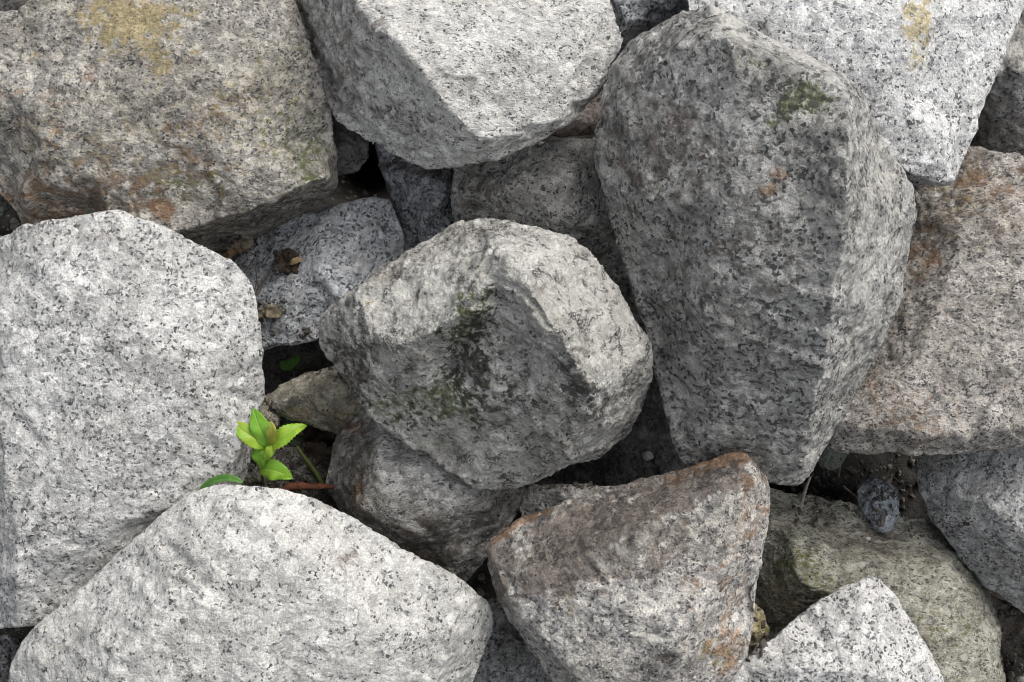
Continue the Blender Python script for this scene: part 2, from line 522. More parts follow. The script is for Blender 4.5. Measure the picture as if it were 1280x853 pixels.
m_b = granite('pale_granite', pale=(.60, .592, .57), grey=(.35, .348, .34), specks=.32, greys=.42, mottled=.15)
rock('large flat pale speckled slab along the left, beside the seedling', m_b,
     [(-60, 330, .06), (0, 318, .12), (14, 290, .13), (28, 281, .14), (70, 277, .145), (112, 272, .15), (127, 265, .15), (150, 261, .15), (164, 270, .15), (180, 275, .15), (188, 278, .15), (230, 296, .15), (258, 312, .145), (300, 336, .14), (312, 351, .13),
      (319, 377, .13), (328, 423, .125), (327, 447, .12), (323, 484, .11), (321, 512, .09), (316, 545, .06), (306, 590, .04), (290, 640, .03), (215, 700, .04), (130, 760, .06), (82, 775, .08), (45, 781, .09), (20, 783, .09), (0, 780, .06), (-60, 790, .0), (-80, 600, .0), (-70, 450, .02)],
     [[(321, 500, .1), (304, 545, .125), (290, 590, .12), (262, 625, .11)], [(0, 318, .12), (1, 400, .155), (-2, 480, .155), (4, 560, .15), (16, 650, .14), (20, 720, .135), (20, 783, .09)]],
     [(160, 400, .175), (90, 600, .155), (240, 480, .165), (60, 350, .165), (150, 650, .135)], thick=.17, seed=2, wear=4, amp=.7, facet=.75,
     stains=[('brown', 110, 290, 40, 20, -20, .35), ('black', 190, 690, 60, 16, -40, .35), ('brown', 60, 640, 30, 16, 50, .3)])

m_c = granite('pale_warm_granite', pale=(.605, .595, .565), grey=(.38, .375, .36), specks=.24, greys=.36, mottled=.15, stretch=(1, 1.0, 1.0))
rock('broad smooth pale rock across the lower left, hiding the foot of the seedling', m_c,
     [(5, 900, .08), (12, 853, .1), (20, 821, .11), (31, 800, .115), (48, 780, .12), (82, 752, .13), (113, 732, .135), (148, 704, .14), (178, 666, .145), (206, 642, .15), (240, 617, .155), (271, 605, .16), (309, 606, .165), (323, 605, .165), (360, 613, .16), (409, 629, .15), (430, 651, .145), (454, 672, .14),
      (475, 682, .135), (512, 698, .13), (545, 709, .12), (578, 727, .105), (603, 744, .08), (618, 765, .06), (619, 790, .05), (603, 820, .05), (583, 853, .05), (560, 930, .08), (300, 1000, .19), (60, 970, .12)],
     [[(323, 605, .165), (300, 640, .195), (250, 690, .205), (200, 750, .205), (150, 820, .20), (110, 880, .18)], [(545, 709, .12), (572, 760, .125), (565, 810, .125), (540, 870, .11)]],
     [(400, 720, .20), (330, 800, .205), (480, 800, .17), (200, 860, .2)], thick=.18, seed=3, wear=7, amp=.8, facet=.6,
     stains=[('brown', 430, 700, 16, 14, 0, .6), ('black', 425, 845, 16, 10, 60, .5), ('ochre', 75, 815, 18, 12, 0, .35), ('brown', 420, 640, 40, 15, 30, .25), ('black', 130, 840, 35, 16, -20, .35)])

m_d = granite('pale_grained_granite', pale=(.63, .62, .59), grey=(.40, .395, .38), specks=.26, greys=.40, mottled=.12, stretch=(1, 1.7, 1.3), rot=(0, 0, -.5))
rock('pale wedge shaped rock with a darker left side at the middle of the top edge', m_d,
     [(364, -5, .04), (380, 34, .04), (387, 67, .04), (406, 101, .04), (414, 124, .045), (412, 146, .05), (425, 158, .05), (455, 167, .055), (474, 180, .06), (496, 188, .07), (511, 203, .085), (534, 210, .09), (556, 205, .1), (583, 203, .11), (616, 203, .12), (643, 189, .12), (673, 173, .12), (695, 165, .11),
      (712, 146, .11), (733, 134, .10), (752, 118, .09), (762, 95, .10), (772, 68, .11), (783, 49, .11), (778, 34, .11), (759, 8, .11), (740, -60, .09), (560, -120, .10), (380, -110, .04)],
     [[(420, -90, .13), (448, 8, .185), (474, 38, .195), (504, 49, .2), (530, 90, .2), (549, 120, .195), (571, 146, .185), (600, 176, .17), (643, 166, .16), (699, 146, .14), (740, 118, .12)]],
     [(640, 60, .175), (560, 0, .17)], thick=.17, seed=4, wear=4, facet=1.0,
     stains=[('brown', 430, 70, 50, 90, -25, .7), ('brown', 520, 160, 50, 30, 35, .5), ('moss', 390, 20, 22, 40, -20, .4), ('black', 480, 130, 60, 30, 45, .4), ('brown', 500, 150, 60, 25, 35, .45), ('fresh_lit', 520, 60, 60, 14, 60, .5)])  # brown and black paint shade onto the left face

m_e = granite('dark_weathered_granite', pale=(.47, .468, .455), grey=(.225, .225, .222), specks=.44, greys=.56, mottled=.22, grain=1.35, bump=1.2, tint=(.95, .94, .915))
rock('tallest rock, a dark grey wedge pointing down with a moss spot near its top', m_e,
     [(889, 2, .21), (862, 12, .19), (833, 26, .17), (807, 43, .15), (786, 56, .14), (764, 86, .135), (751, 125, .13), (741, 163, .13), (741, 193, .13), (751, 232, .13), (769, 284, .12), (777, 324, .12), (806, 363, .11), (821, 407, .1), (836, 455, .09), (843, 486, .08), (853, 525, .06), (845, 551, .05), (847, 569, .045),
      (860, 588, .03), (890, 602, .03), (925, 602, .04), (956, 601, .05), (978, 608, .05), (1000, 608, .05), (1013, 595, .055), (1031, 560, .06), (1046, 512, .075), (1073, 472, .085), (1101, 424, .10), (1114, 402, .11), (1125, 367, .12), (1125, 328, .13), (1131, 297, .14), (1140, 284, .14),
      (1145, 258, .14), (1143, 236, .15), (1125, 234, .17), (1108, 215, .18), (1097, 176, .2), (1092, 150, .205), (1080, 120, .215), (1066, 98, .24), (1050, 90, .255), (1020, 78, .255), (1003, 72, .25), (965, 50, .245), (936, 46, .24), (912, 20, .23)],
     [[(1050, 90, .255), (1062, 125, .30), (1064, 190, .30), (1058, 260, .285), (1048, 330, .26), (1040, 400, .225), (1022, 480, .175), (1010, 550, .11), (1000, 608, .05)],
      [(751, 125, .13), (775, 122, .18), (800, 95, .2), (835, 68, .225), (868, 38, .24), (889, 2, .215)],
      [(1050, 90, .255), (1005, 92, .288), (960, 70, .282), (915, 52, .272), (868, 38, .24)]],
     [(900, 250, .245), (880, 400, .185), (930, 130, .27), (1010, 150, .285), (810, 250, .19), (960, 350, .23), (900, 520, .10), (980, 520, .12), (1010, 280, .255)], thick=.2, seed=5, wear=1.5, amp=.8, facet=.85, voxel=.0026,
     stains=[('moss', 1003, 122, 34, 24, -30, 1.0), ('black', 1000, 128, 40, 24, -30, .6), ('moss', 972, 150, 22, 12, -20, .7), ('moss', 940, 80, 70, 22, 10, .42), ('rust', 970, 216, 13, 12, 20, .95), ('rust', 962, 236, 7, 12, 20, .9), ('brown', 830, 190, 75, 75, 0, .75), ('brown', 900, 320, 90, 90, 0, .45), ('black', 1045, 240, 16, 120, 3, .3), ('black', 900, 75, 60, 18, 10, .42),
             ('fresh_lit', 1090, 330, 40, 130, 10, .75), ('fresh_lit', 1100, 230, 30, 60, 0, .6), ('black', 985, 110, 60, 26, 20, .55), ('black', 860, 70, 30, 20, 0, .4), ('fresh_lit', 912, 24, 50, 10, 48, 1.4), ('fresh_lit', 1005, 70, 55, 9, 22, 1.2), ('brown', 800, 80, 30, 40, 40, .45), ('fresh_lit', 1075, 190, 16, 60, 0, .5), ('fresh_lit', 1080, 440, 30, 60, 20, .4), ('fresh_lit', 1020, 560, 12, 60, 20, .6)])  # long pale spots paint the right facet brighter, as lit

m_f = granite('white_speckled_granite', pale=(.61, .608, .595), grey=(.36, .365, .37), specks=.34, greys=.36, mottled=.09)
rock('whitish speckled block with an ochre spot behind the tall dark wedge', m_f,
     [(850, -80, .10), (1090, -110, .10), (1310, -80, .09), (1290, -20, .1), (1275, 10, .105), (1255, 50, .11), (1233, 86, .115), (1224, 99, .115), (1216, 125, .12), (1203, 150, .12), (1201, 185, .12), (1198, 212, .125), (1194, 226, .125), (1186, 232, .115), (1160, 232, .09), (1130, 228, .08), (1108, 226, .09), (1075, 220, .13), (960, 165, .15), (900, 100, .15), (860, 40, .14)],
     [[(1085, 200, .155), (1105, 203, .155), (1125, 208, .155), (1143, 222, .15), (1165, 228, .145), (1188, 226, .14)]],
     [(1100, 100, .175), (980, 20, .17), (1150, 30, .17), (1180, 190, .155), (1060, 20, .175)], thick=.14, seed=6, wear=3.5, amp=.7, facet=.75,
     stains=[('ochre', 1152, 32, 20, 34, 0, 1.1), ('ochre', 1143, 66, 14, 20, 0, .8), ('brown', 1140, 190, 70, 24, 0, .25), ('moss', 1150, 200, 60, 22, 0, .22), ('brown', 950, 36, 26, 9, 30, .45), ('black', 1125, 222, 34, 7, 14, .55)])  # black strip paints in the shade of the thin underside

m_g = granite('rusty_granite', pale=(.60, .57, .52), grey=(.27, .265, .26), specks=.34, greys=.55, mottled=.25, bump=1.3)
rock('thick light rock with a dark brown top and orange rims at the lower middle', m_g,
     [(612, 676, .09), (627, 665, .085), (656, 646, .08), (693, 633, .08), (737, 632, .08), (773, 617, .08), (810, 606, .085), (847, 593, .09), (880, 577, .095), (909, 567, .1), (927, 567, .1), (938, 580, .11), (957, 599, .11), (959, 624, .11), (955, 657, .105), (955, 687, .1), (946, 723, .09), (946, 734, .09),
      (937, 749, .08), (940, 789, .08), (937, 815, .08), (920, 833, .08), (905, 852, .08), (880, 910, .07), (790, 930, .06), (725, 890, .05), (697, 853, .05), (678, 826, .05), (649, 797, .05), (630, 764, .06), (617, 738, .07), (610, 698, .08)],
     [[(617, 700, .1), (633, 750, .12), (680, 722, .14), (737, 694, .155), (828, 646, .165), (900, 612, .155), (938, 598, .135)], [(633, 750, .12), (652, 775, .125), (692, 818, .125), (735, 855, .125), (770, 890, .1)]],
     [(850, 800, .15), (905, 720, .14), (780, 760, .16), (900, 660, .155)], thick=.18, seed=7, wear=4, amp=.9, facet=.9,
     stains=[('brown', 715, 685, 140, 50, -17, 1.5), ('brown', 850, 612, 110, 32, -20, 1.5), ('rust', 640, 656, 50, 11, -28, 1.4), ('rust', 905, 574, 55, 12, -14, 1.6), ('rust', 860, 592, 30, 7, -25, .8), ('rust', 937, 645, 22, 70, 5, .75), ('rust', 910, 725, 34, 40, 0, .6), ('rust', 910, 810, 26, 36, 20, .85), ('rust', 850, 760, 30, 60, 0, .4), ('ochre', 895, 815, 20, 16, 0, .8),
             ('ochre', 708, 755, 12, 16, 20, .5), ('brown', 840, 830, 60, 20, 0, .4), ('fresh_lit', 780, 690, 60, 25, -25, .6), ('black', 900, 592, 34, 14, -15, .7), ('black', 680, 690, 60, 20, -20, .5), ('brown', 860, 700, 60, 60, 0, .35), ('fresh_lit', 640, 770, 30, 30, 40, .5)])

m_h = granite('cracked_lichen_rock', pale=(.66, .645, .60), grey=(.42, .41, .385), specks=.18, greys=.40, mottled=.30, grain=1.15, bump=2.1, cracks=.9)
rock('blocky cream and dark rock on top in the middle of the heap', m_h,
     [(401, 407, .10), (403, 429, .085), (417, 447, .08), (423, 456, .08), (435, 478, .08), (448, 496, .08), (461, 516, .08), (475, 518, .09), (497, 523, .09), (519, 532, .09), (541, 545, .09), (550, 549, .085), (568, 567, .08), (581, 585, .075), (595, 607, .07), (613, 612, .065), (640, 607, .06), (664, 603, .06), (690, 590, .04),
      (715, 570, .03), (737, 572, .02), (755, 566, .01), (775, 545, .01), (797, 520, .01), (808, 492, .04), (815, 462, .12), (817, 438, .16), (804, 407, .165), (782, 376, .165), (760, 349, .165), (742, 318, .165), (711, 293, .17), (679, 292, .19), (657, 289, .185), (630, 276, .165), (595, 276, .145), (559, 287, .135), (524, 305, .135), (479, 336, .145), (443, 362, .155), (412, 389, .11)],
     [[(443, 362, .155), (461, 407, .175), (497, 438, .195), (541, 416, .225), (568, 398, .24), (599, 358, .25), (639, 322, .26), (662, 302, .22)],
      [(461, 407, .175), (472, 468, .15), (475, 518, .09)],
      [(497, 438, .195), (500, 480, .145), (497, 523, .09)],
      [(639, 322, .26), (660, 350, .27), (675, 380, .275), (702, 425, .27), (720, 460, .255), (742, 496, .225)],
      [(742, 496, .225), (775, 468, .195), (800, 448, .17), (817, 438, .16)],
      [(742, 496, .225), (712, 543, .165), (690, 572, .12), (664, 603, .06)],
      [(815, 462, .12), (786, 504, .12), (756, 536, .11), (728, 556, .09), (700, 580, .06)],
      [(568, 398, .24), (575, 440, .175), (560, 480, .15), (548, 520, .125), (541, 545, .09)]],
     [(610, 480, .19), (525, 470, .17), (620, 560, .12), (650, 520, .165), (560, 340, .195), (750, 400, .215), (625, 400, .225), (660, 450, .21)],
     thick=.16, seed=8, wear=1, amp=.75, facet=1.3, voxel=.002, grit=1.6, jag=1.6, ledge=1.8,
     stains=[('moss', 560, 500, 60, 45, -20, .8), ('moss', 590, 395, 30, 50, 20, .9), ('black', 595, 470, 34, 60, -25, .85), ('black', 722, 475, 22, 50, -35, 1.0), ('black', 600, 395, 22, 45, 25, .7), ('black', 640, 450, 40, 50, 0, .42), ('brown', 610, 450, 60, 80, 0, .45), ('fresh_lit', 610, 560, 70, 50, 0, .5), ('fresh_lit', 650, 400, 24, 50, -20, .5), ('moss', 500, 505, 60, 30, 0, .7), ('black', 440, 450, 40, 60, 0, .65), ('black', 520, 520, 40, 30, 0, .5), ('black', 670, 510, 30, 40, 0, .45), ('fresh_lit', 525, 455, 26, 20, 0, .6), ('fresh_lit', 640, 560, 40, 30, 0, .45), ('brown', 440, 460, 40, 60, 0, .7),  # front and left faces: lichen and moss, plus painted shade
             ('black', 545, 325, 60, 12, -25, .5), ('fresh_lit', 745, 385, 60, 110, -40, 1.0), ('fresh_lit', 700, 330, 50, 40, 0, .8), ('fresh_lit', 650, 318, 20, 26, 0, .7), ('fresh_lit', 690, 528, 10, 10, 0, 1.2), ('brown', 495, 340, 36, 14, -30, .75), ('ochre', 460, 380, 20, 10, 0, .4), ('black', 615, 598, 40, 7, -10, .9), ('fresh_lit', 530, 350, 110, 44, -32, .95), ('black', 470, 345, 30, 10, -30, .55), ('black', 560, 300, 26, 10, -10, .5), ('black', 690, 350, 10, 10, 0, .5), ('moss', 700, 560, 30, 14, -40, .5), ('fresh_lit', 690, 556, 7, 5, 0, 1.2)])  # broad pale spots paint light on the top-left and right faces

m_i = granite('brownish_granite', pale=(.49, .455, .41), grey=(.25, .235, .22), specks=.40, greys=.55, mottled=.25, stretch=(1, 1.3, 1), bump=1.2)
rock('wide brownish grey rock with rust freckles at the right edge', m_i,
     [(1080, 330, -.01), (1110, 250, .0), (1140, 205, .01), (1170, 190, .01), (1203, 180, .02), (1220, 187, .025), (1241, 190, .03), (1280, 198, .035), (1360, 215, .03), (1390, 400, .04), (1370, 545, .04), (1280, 557, .05), (1245, 555, .05), (1201, 564, .05), (1171, 562, .05), (1140, 564, .05), (1114, 560, .05), (1079, 566, .045), (1052, 564, .04), (1033, 560, .03), (1000, 530, .0), (1040, 430, .0)],
     [[(1052, 530, .065), (1140, 545, .075), (1280, 538, .075), (1370, 520, .06)]],
     [(1200, 300, .065), (1150, 450, .075), (1270, 450, .08), (1280, 260, .06)], thick=.16, seed=9, wear=5,
     stains=[('rust', 1162, 320, 28, 26, 0, .8), ('rust', 1110, 490, 24, 40, -20, .66), ('brown', 1180, 270, 90, 60, 0, .7), ('brown', 1220, 200, 60, 20, 10, .8), ('rust', 1155, 553, 24, 7, 0, .7), ('brown', 1090, 530, 50, 40, 0, .4), ('rust', 1240, 230, 80, 40, 0, .6), ('ochre', 1200, 260, 90, 60, 0, .45), ('rust', 1130, 520, 70, 40, 0, .45), ('fresh_lit', 1210, 420, 80, 70, 0, .35)])

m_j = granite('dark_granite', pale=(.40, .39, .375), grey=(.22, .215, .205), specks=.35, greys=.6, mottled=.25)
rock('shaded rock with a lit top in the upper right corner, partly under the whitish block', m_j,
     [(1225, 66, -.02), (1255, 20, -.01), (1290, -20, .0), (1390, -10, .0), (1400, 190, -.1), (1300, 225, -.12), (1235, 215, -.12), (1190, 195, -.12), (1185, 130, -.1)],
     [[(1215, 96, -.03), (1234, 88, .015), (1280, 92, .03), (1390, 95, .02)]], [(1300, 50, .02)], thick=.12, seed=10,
     stains=[('fresh_lit', 1280, 50, 60, 34, -20, 1.0)])  # pale spot paints light onto the upper face
m_k = granite('dark_rounded_granite', pale=(.44, .44, .43), grey=(.24, .24, .24), specks=.42, greys=.55, mottled=.3)
rock('dark rounded rock under the brownish grey one in the lower right', m_k,
     [(1140, 530, -.1), (1148, 566, -.10), (1145, 598, -.11), (1160, 640, -.11), (1183, 670, -.11), (1213, 704, -.11), (1244, 735, -.11), (1280, 769, -.11), (1360, 840, -.1), (1400, 700, -.05), (1400, 560, -.05), (1280, 520, -.06)],
     [], [(1230, 630, -.03), (1310, 700, -.01), (1250, 570, -.04), (1190, 620, -.055)], thick=.12, seed=11, wear=12, amp=1.1)
m_l = granite('olive_granite', pale=(.46, .45, .38), grey=(.26, .255, .215), specks=.36, greys=.55, mottled=.35, stretch=(1, 1.6, 1), rot=(0, 0, .6))
rock('low olive grey rock with greenish patches between the orange rimmed and the dark rounded one', m_l,
     [(920, 600, -.12), (956, 625, -.11), (982, 632, -.11), (1031, 640, -.12), (1062, 655, -.12), (1092, 666, -.12), (1120, 660, -.13), (1160, 647, -.14), (1192, 680, -.15), (1223, 715, -.15), (1247, 753, -.14), (1254, 788, -.13), (1256, 853, -.12), (1250, 930, -.12), (980, 930, -.14), (945, 830, -.15), (962, 790, -.14), (945, 757, -.14), (920, 700, -.14)],
     [[(956, 660, -.07), (1040, 690, -.06), (1100, 700, -.06), (1170, 700, -.075), (1215, 745, -.07), (1235, 800, -.07), (1235, 880, -.07)]], [(1000, 730, -.05), (1150, 780, -.045), (1180, 850, -.05)], thick=.1, seed=12, wear=8, amp=1.2,
     stains=[('moss', 1000, 700, 60, 45, 20, .6), ('ochre', 1005, 712, 60, 34, 0, .55), ('ochre', 1180, 800, 80, 60, 0, .4), ('ochre', 995, 760, 18, 14, 0, .6), ('fresh_lit', 1150, 672, 18, 9, 0, .9), ('fresh_lit', 1206, 822, 5, 7, 0, 1.2), ('fresh_lit', 1232, 785, 4, 9, -30, 1.2), ('moss', 1180, 800, 60, 50, 0, .4), ('fresh_lit', 1070, 708, 26, 8, -10, .8), ('brown', 1090, 680, 120, 22, 15, .6)])
m_m = granite('pale_spotted_granite', pale=(.61, .60, .58), grey=(.39, .385, .375), specks=.40, greys=.3, mottled=.08)
rock('pale spotted triangular rock at the bottom edge, right of the orange rimmed one', m_m,
     [(1086, 716, .0), (1066, 727, .0), (1032, 746, .0), (1005, 765, .0), (982, 788, .01), (948, 814, .01), (918, 837, .01), (898, 853, .01), (850, 930, .0), (1220, 940, .0), (1176, 860, .0), (1168, 829, .0), (1149, 799, .0), (1130, 772, .0), (1119, 742, -.005), (1107, 727, .0)],
     [], [(1060, 840, .045), (1080, 755, .02), (1000, 840, .04), (1120, 850, .03)], thick=.13, seed=13, wear=4, amp=.7, facet=.8)

# --- rocks seen in the gaps
m_n = granite('grey_mixed_granite', pale=(.62, .605, .575), grey=(.33, .326, .316), specks=.28, greys=.5, mottled=.38, stretch=(1.0, 1.6, 1), bump=1.3)
rock('grey rock with a brown left flank wedged under the blocky cream rock', m_n,
     [(442, 522, -.04), (425, 541, -.04), (413, 583, -.045), (407, 603, -.045), (421, 632, -.055), (442, 665, -.06), (500, 725, -.07), (578, 735, -.07), (603, 705, -.06), (612, 678, -.055), (636, 653, -.05), (655, 632, -.04), (657, 608, -.03), (650, 560, .0), (560, 500, .0), (480, 490, .0)],
     [[(468, 505, .02), (475, 583, .045), (450, 632, .03), (442, 665, -.06)], [(450, 632, .03), (504, 652, .045), (560, 640, .05), (600, 622, .045), (657, 608, -.03)]],
     [(550, 590, .055), (560, 690, -.01)], thick=.15, seed=14, wear=3, amp=1.0, facet=1.0,
     stains=[('rust', 440, 535, 20, 16, 0, .8), ('rust', 447, 615, 10, 28, 10, .95), ('brown', 440, 575, 28, 50, 10, 1.0), ('brown', 540, 685, 90, 36, -10, .8), ('fresh_lit', 490, 600, 26, 36, 20, .5), ('brown', 420, 650, 20, 30, -30, .9)])
m_o = granite('mid_granite', pale=(.62, .60, .56), grey=(.34, .33, .31), specks=.36, greys=.55, mottled=.25)
rock('brownish grey rock behind the blocky cream one, running under the tall wedge', m_o,
     [(568, 205, -.03), (564, 240, -.03), (568, 259, -.03), (575, 300, -.05), (680, 320, -.05), (750, 370, -.06), (800, 430, -.07), (840, 470, -.08), (850, 420, -.08), (810, 330, -.05), (790, 280, -.03), (765, 220, -.01), (748, 176, .0), (720, 174, .01), (680, 178, .01), (650, 188, .0), (628, 203, -.02), (600, 196, -.04)],
     [[(628, 203, -.02), (650, 225, .025), (676, 246, .025), (693, 278, .02), (700, 330, -.03)], [(748, 176, 0), (758, 240, .01), (780, 320, -.02), (800, 380, -.05)]], [(715, 215, .045), (720, 270, .035)], thick=.12, seed=15, wear=5,
     stains=[('brown', 600, 240, 40, 50, 0, .7), ('fresh_lit', 700, 192, 50, 12, -6, .5)])  # shade painted brown on the left flank, light painted pale along the top
m_p = granite('pinkish_granite', pale=(.42, .36, .33), grey=(.24, .21, .2), specks=.3, greys=.4, mottled=.25)
rock('small pinkish rock showing between the pale wedge shaped rock and the tall dark wedge', m_p,
     [(680, 150, -.03), (700, 130, -.03), (755, 110, -.03), (765, 150, -.03), (742, 170, -.03), (700, 172, -.03), (685, 170, -.03)], [], [(722, 150, -.01)], thick=.06, seed=16)
m_q = granite('bluish_granite', pale=(.60, .62, .65), grey=(.22, .23, .25), specks=.42, greys=.55, mottled=.25)
rock('narrow bluish rock beside the black hollow under the pale wedge shaped rock', m_q,
     [(466, 165, -.08), (478, 208, -.08), (486, 230, -.08), (496, 255, -.08), (505, 286, -.08), (506, 308, -.08), (512, 345, -.1), (600, 335, -.1), (592, 270, -.1), (582, 220, -.1), (575, 165, -.1)],
     [[(478, 208, -.08), (520, 232, -.045), (575, 240, -.06)]], [(530, 290, -.045)], thick=.09, seed=17,
     stains=[('brown', 530, 205, 50, 26, 10, .8)])
rock('small dark stone left of the black hollow', m_j,
     [(398, 140, -.06), (440, 150, -.06), (462, 170, -.06), (459, 195, -.06), (448, 214, -.06), (422, 219, -.06), (400, 224, -.06), (390, 180, -.06)], [], [(430, 185, -.03)], thick=.07, seed=18)
m_r = granite('bluish_pale_granite', pale=(.69, .71, .74), grey=(.38, .40, .42), specks=.44, greys=.48, mottled=.22)
rock('bluish pale rock with dead leaves on it, right of the left slab', m_r,
     [(255, 330, -.09), (290, 312, -.08), (325, 292, -.07), (352, 278, -.06), (380, 268, -.05), (400, 267, -.04), (427, 259, -.04), (453, 251, -.04), (485, 250, -.05), (496, 272, -.05), (503, 290, -.05), (510, 330, -.05), (485, 400, -.04), (430, 420, -.04), (402, 411, -.035), (362, 419, -.035), (330, 434, -.04), (312, 442, -.05), (280, 400, -.06)],
     [], [(400, 340, .0), (430, 380, .0), (350, 380, -.015), (450, 290, -.015)], thick=.1, seed=19, wear=6, amp=.8,
     stains=[('moss', 460, 280, 40, 26, 0, .3), ('fresh_lit', 350, 415, 16, 16, 0, .5), ('brown', 290, 325, 36, 22, -30, .7)])
m_s = granite('yellowish_stone', pale=(.78, .73, .60), grey=(.52, .48, .40), specks=.1, greys=.45, mottled=.4, bump=1.4)
rock('yellowish grey stone above the seedling', m_s,
     [(318, 500, -.10), (357, 482, -.09), (381, 473, -.075), (404, 459, -.06), (423, 456, -.06), (450, 465, -.06), (468, 510, -.06), (450, 548, -.07), (428, 543, -.07), (413, 533, -.07), (390, 527, -.07), (362, 521, -.08), (343, 513, -.09)],
     [[(343, 508, -.07), (380, 490, -.045), (420, 478, -.03), (450, 490, -.03)]], [(400, 510, -.04)], thick=.08, seed=20, voxel=.0018, facet=1.7, wear=1,
     stains=[('ochre', 378, 516, 24, 9, 10, .8), ('ochre', 425, 520, 22, 22, 0, .6), ('fresh_lit', 405, 524, 8, 5, 0, 1.0), ('moss', 440, 530, 22, 18, 0, .5), ('fresh_lit', 346, 503, 9, 6, 0, .6)])
rock('small beige pebble tucked between the seedling and the yellowish grey stone', granite('beige_pebble', pale=(.48, .43, .35), grey=(.3, .27, .22), specks=.15, greys=.4, mottled=.3),
     [(322, 508, -.08), (338, 507, -.08), (347, 514, -.08), (350, 526, -.08), (342, 540, -.08), (325, 540, -.08), (318, 520, -.08)], [], [(334, 522, -.062)], thick=.03, seed=21, voxel=.0016, name='pebble', cat='pebble', group='pebbles in the gaps', amp=.5, facet=.5)
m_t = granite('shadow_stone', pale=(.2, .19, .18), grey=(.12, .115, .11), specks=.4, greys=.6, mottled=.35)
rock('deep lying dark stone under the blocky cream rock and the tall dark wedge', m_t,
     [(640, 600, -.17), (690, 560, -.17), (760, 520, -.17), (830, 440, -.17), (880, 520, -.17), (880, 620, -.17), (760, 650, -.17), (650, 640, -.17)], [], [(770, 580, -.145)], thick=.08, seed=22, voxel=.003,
     stains=[('fresh_lit', 880, 400, 1, 1, 0, .1)])
rock('narrow grey stone peeping out behind the brown top of the orange rimmed rock', m_o,
     [(655, 609, -.03), (668, 606, -.02), (689, 607, -.02), (715, 606, -.02), (733, 611, -.025), (742, 619, -.03), (765, 613, -.03), (800, 607, -.04), (820, 625, -.05), (760, 670, -.05), (680, 680, -.05), (650, 650, -.04)], [[(668, 612, -.01), (700, 616, .0), (735, 624, -.005)]], [], thick=.08, seed=23, voxel=.002)
rock('dark stone in the gap between the smooth pale rock and the orange rimmed rock', m_k,
     [(560, 790, -.09), (590, 760, -.09), (625, 745, -.09), (660, 770, -.09), (730, 850, -.09), (740, 930, -.09), (560, 940, -.09)], [], [(640, 830, -.04)], thick=.1, seed=24)
rock('light grey stone at the very corner above the big weathered boulder', m_n,
     [(-70, 30, .0), (0, 17, .0), (22, 14, .0), (35, 15, .0), (46, 20, .0), (56, 19, .0), (68, 24, -.01), (100, 60, -.02), (70, 120, -.02), (-70, 130, .0)], [], [(20, 55, .035)], thick=.1, seed=25)
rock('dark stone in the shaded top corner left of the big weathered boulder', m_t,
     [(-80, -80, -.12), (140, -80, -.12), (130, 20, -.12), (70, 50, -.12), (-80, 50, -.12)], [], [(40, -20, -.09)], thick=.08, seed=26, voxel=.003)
rock('dark grey stone at the left edge above the flat pale slab', m_j,
     [(-90, 180, -.04), (0, 190, -.05), (22, 225, -.05), (16, 258, -.05), (4, 272, -.05), (-90, 280, -.05)], [], [(-20, 230, -.01)], thick=.08, seed=27)
rock('small grey stone at the left edge touching the top corner of the flat pale slab', m_n,
     [(-90, 290, -.01), (0, 296, -.01), (14, 306, -.03), (6, 345, -.03), (-90, 350, -.03)], [], [(-10, 318, .0)], thick=.06, seed=28)
rock('bluish grey rock at the top edge between the pale and the tall dark wedge', m_q,
     [(735, -80, .0), (900, -80, .0), (900, 30, -.02), (820, 70, -.04), (770, 72, -.04), (745, 20, -.03)], [[(760, 60, -.03), (785, 30, .01), (820, 8, .025), (850, -60, .03)]], [(770, 0, .0)], thick=.1, seed=29)
rock('brown stone at the right edge below the dark rounded rock', granite('brown_stone', pale=(.24, .2, .17), grey=(.14, .12, .1), specks=.3, greys=.5, mottled=.35),
     [(1235, 745, -.17), (1290, 765, -.17), (1360, 830, -.17), (1340, 860, -.17), (1290, 815, -.17), (1262, 806, -.17), (1240, 800, -.17)], [], [(1290, 790, -.145)], thick=.06, seed=30)
rock('grey stone at the lower right corner of the heap', m_n,
     [(1268, 852, -.12), (1290, 835, -.12), (1360, 830, -.12), (1370, 930, -.12), (1270, 940, -.12)], [], [(1310, 880, -.09)], thick=.08, seed=31)
rock('mossy yellow stone squeezed between the orange rimmed rock and the pale spotted one', m_s,
     [(920, 735, -.07), (944, 752, -.07), (958, 768, -.07), (963, 790, -.07), (955, 815, -.07), (940, 840, -.07), (915, 830, -.07)], [], [(942, 790, -.04)], thick=.06, seed=32, voxel=.002,
     stains=[('ochre', 950, 785, 18, 30, 0, .9), ('moss', 955, 800, 14, 20, 0, .6)])
rock('flat greenish grey stone in the hollow beneath the brownish grey rock', granite('greenish_stone', pale=(.2, .22, .19), grey=(.14, .15, .13), specks=.15, greys=.5, mottled=.2),
     [(1020, 560, -.14), (1060, 545, -.14), (1062, 566, -.14), (1052, 578, -.14), (1041, 590, -.15), (1026, 584, -.15)], [], [(1040, 570, -.13)], thick=.04, seed=33, voxel=.002, amp=.4, facet=.4)
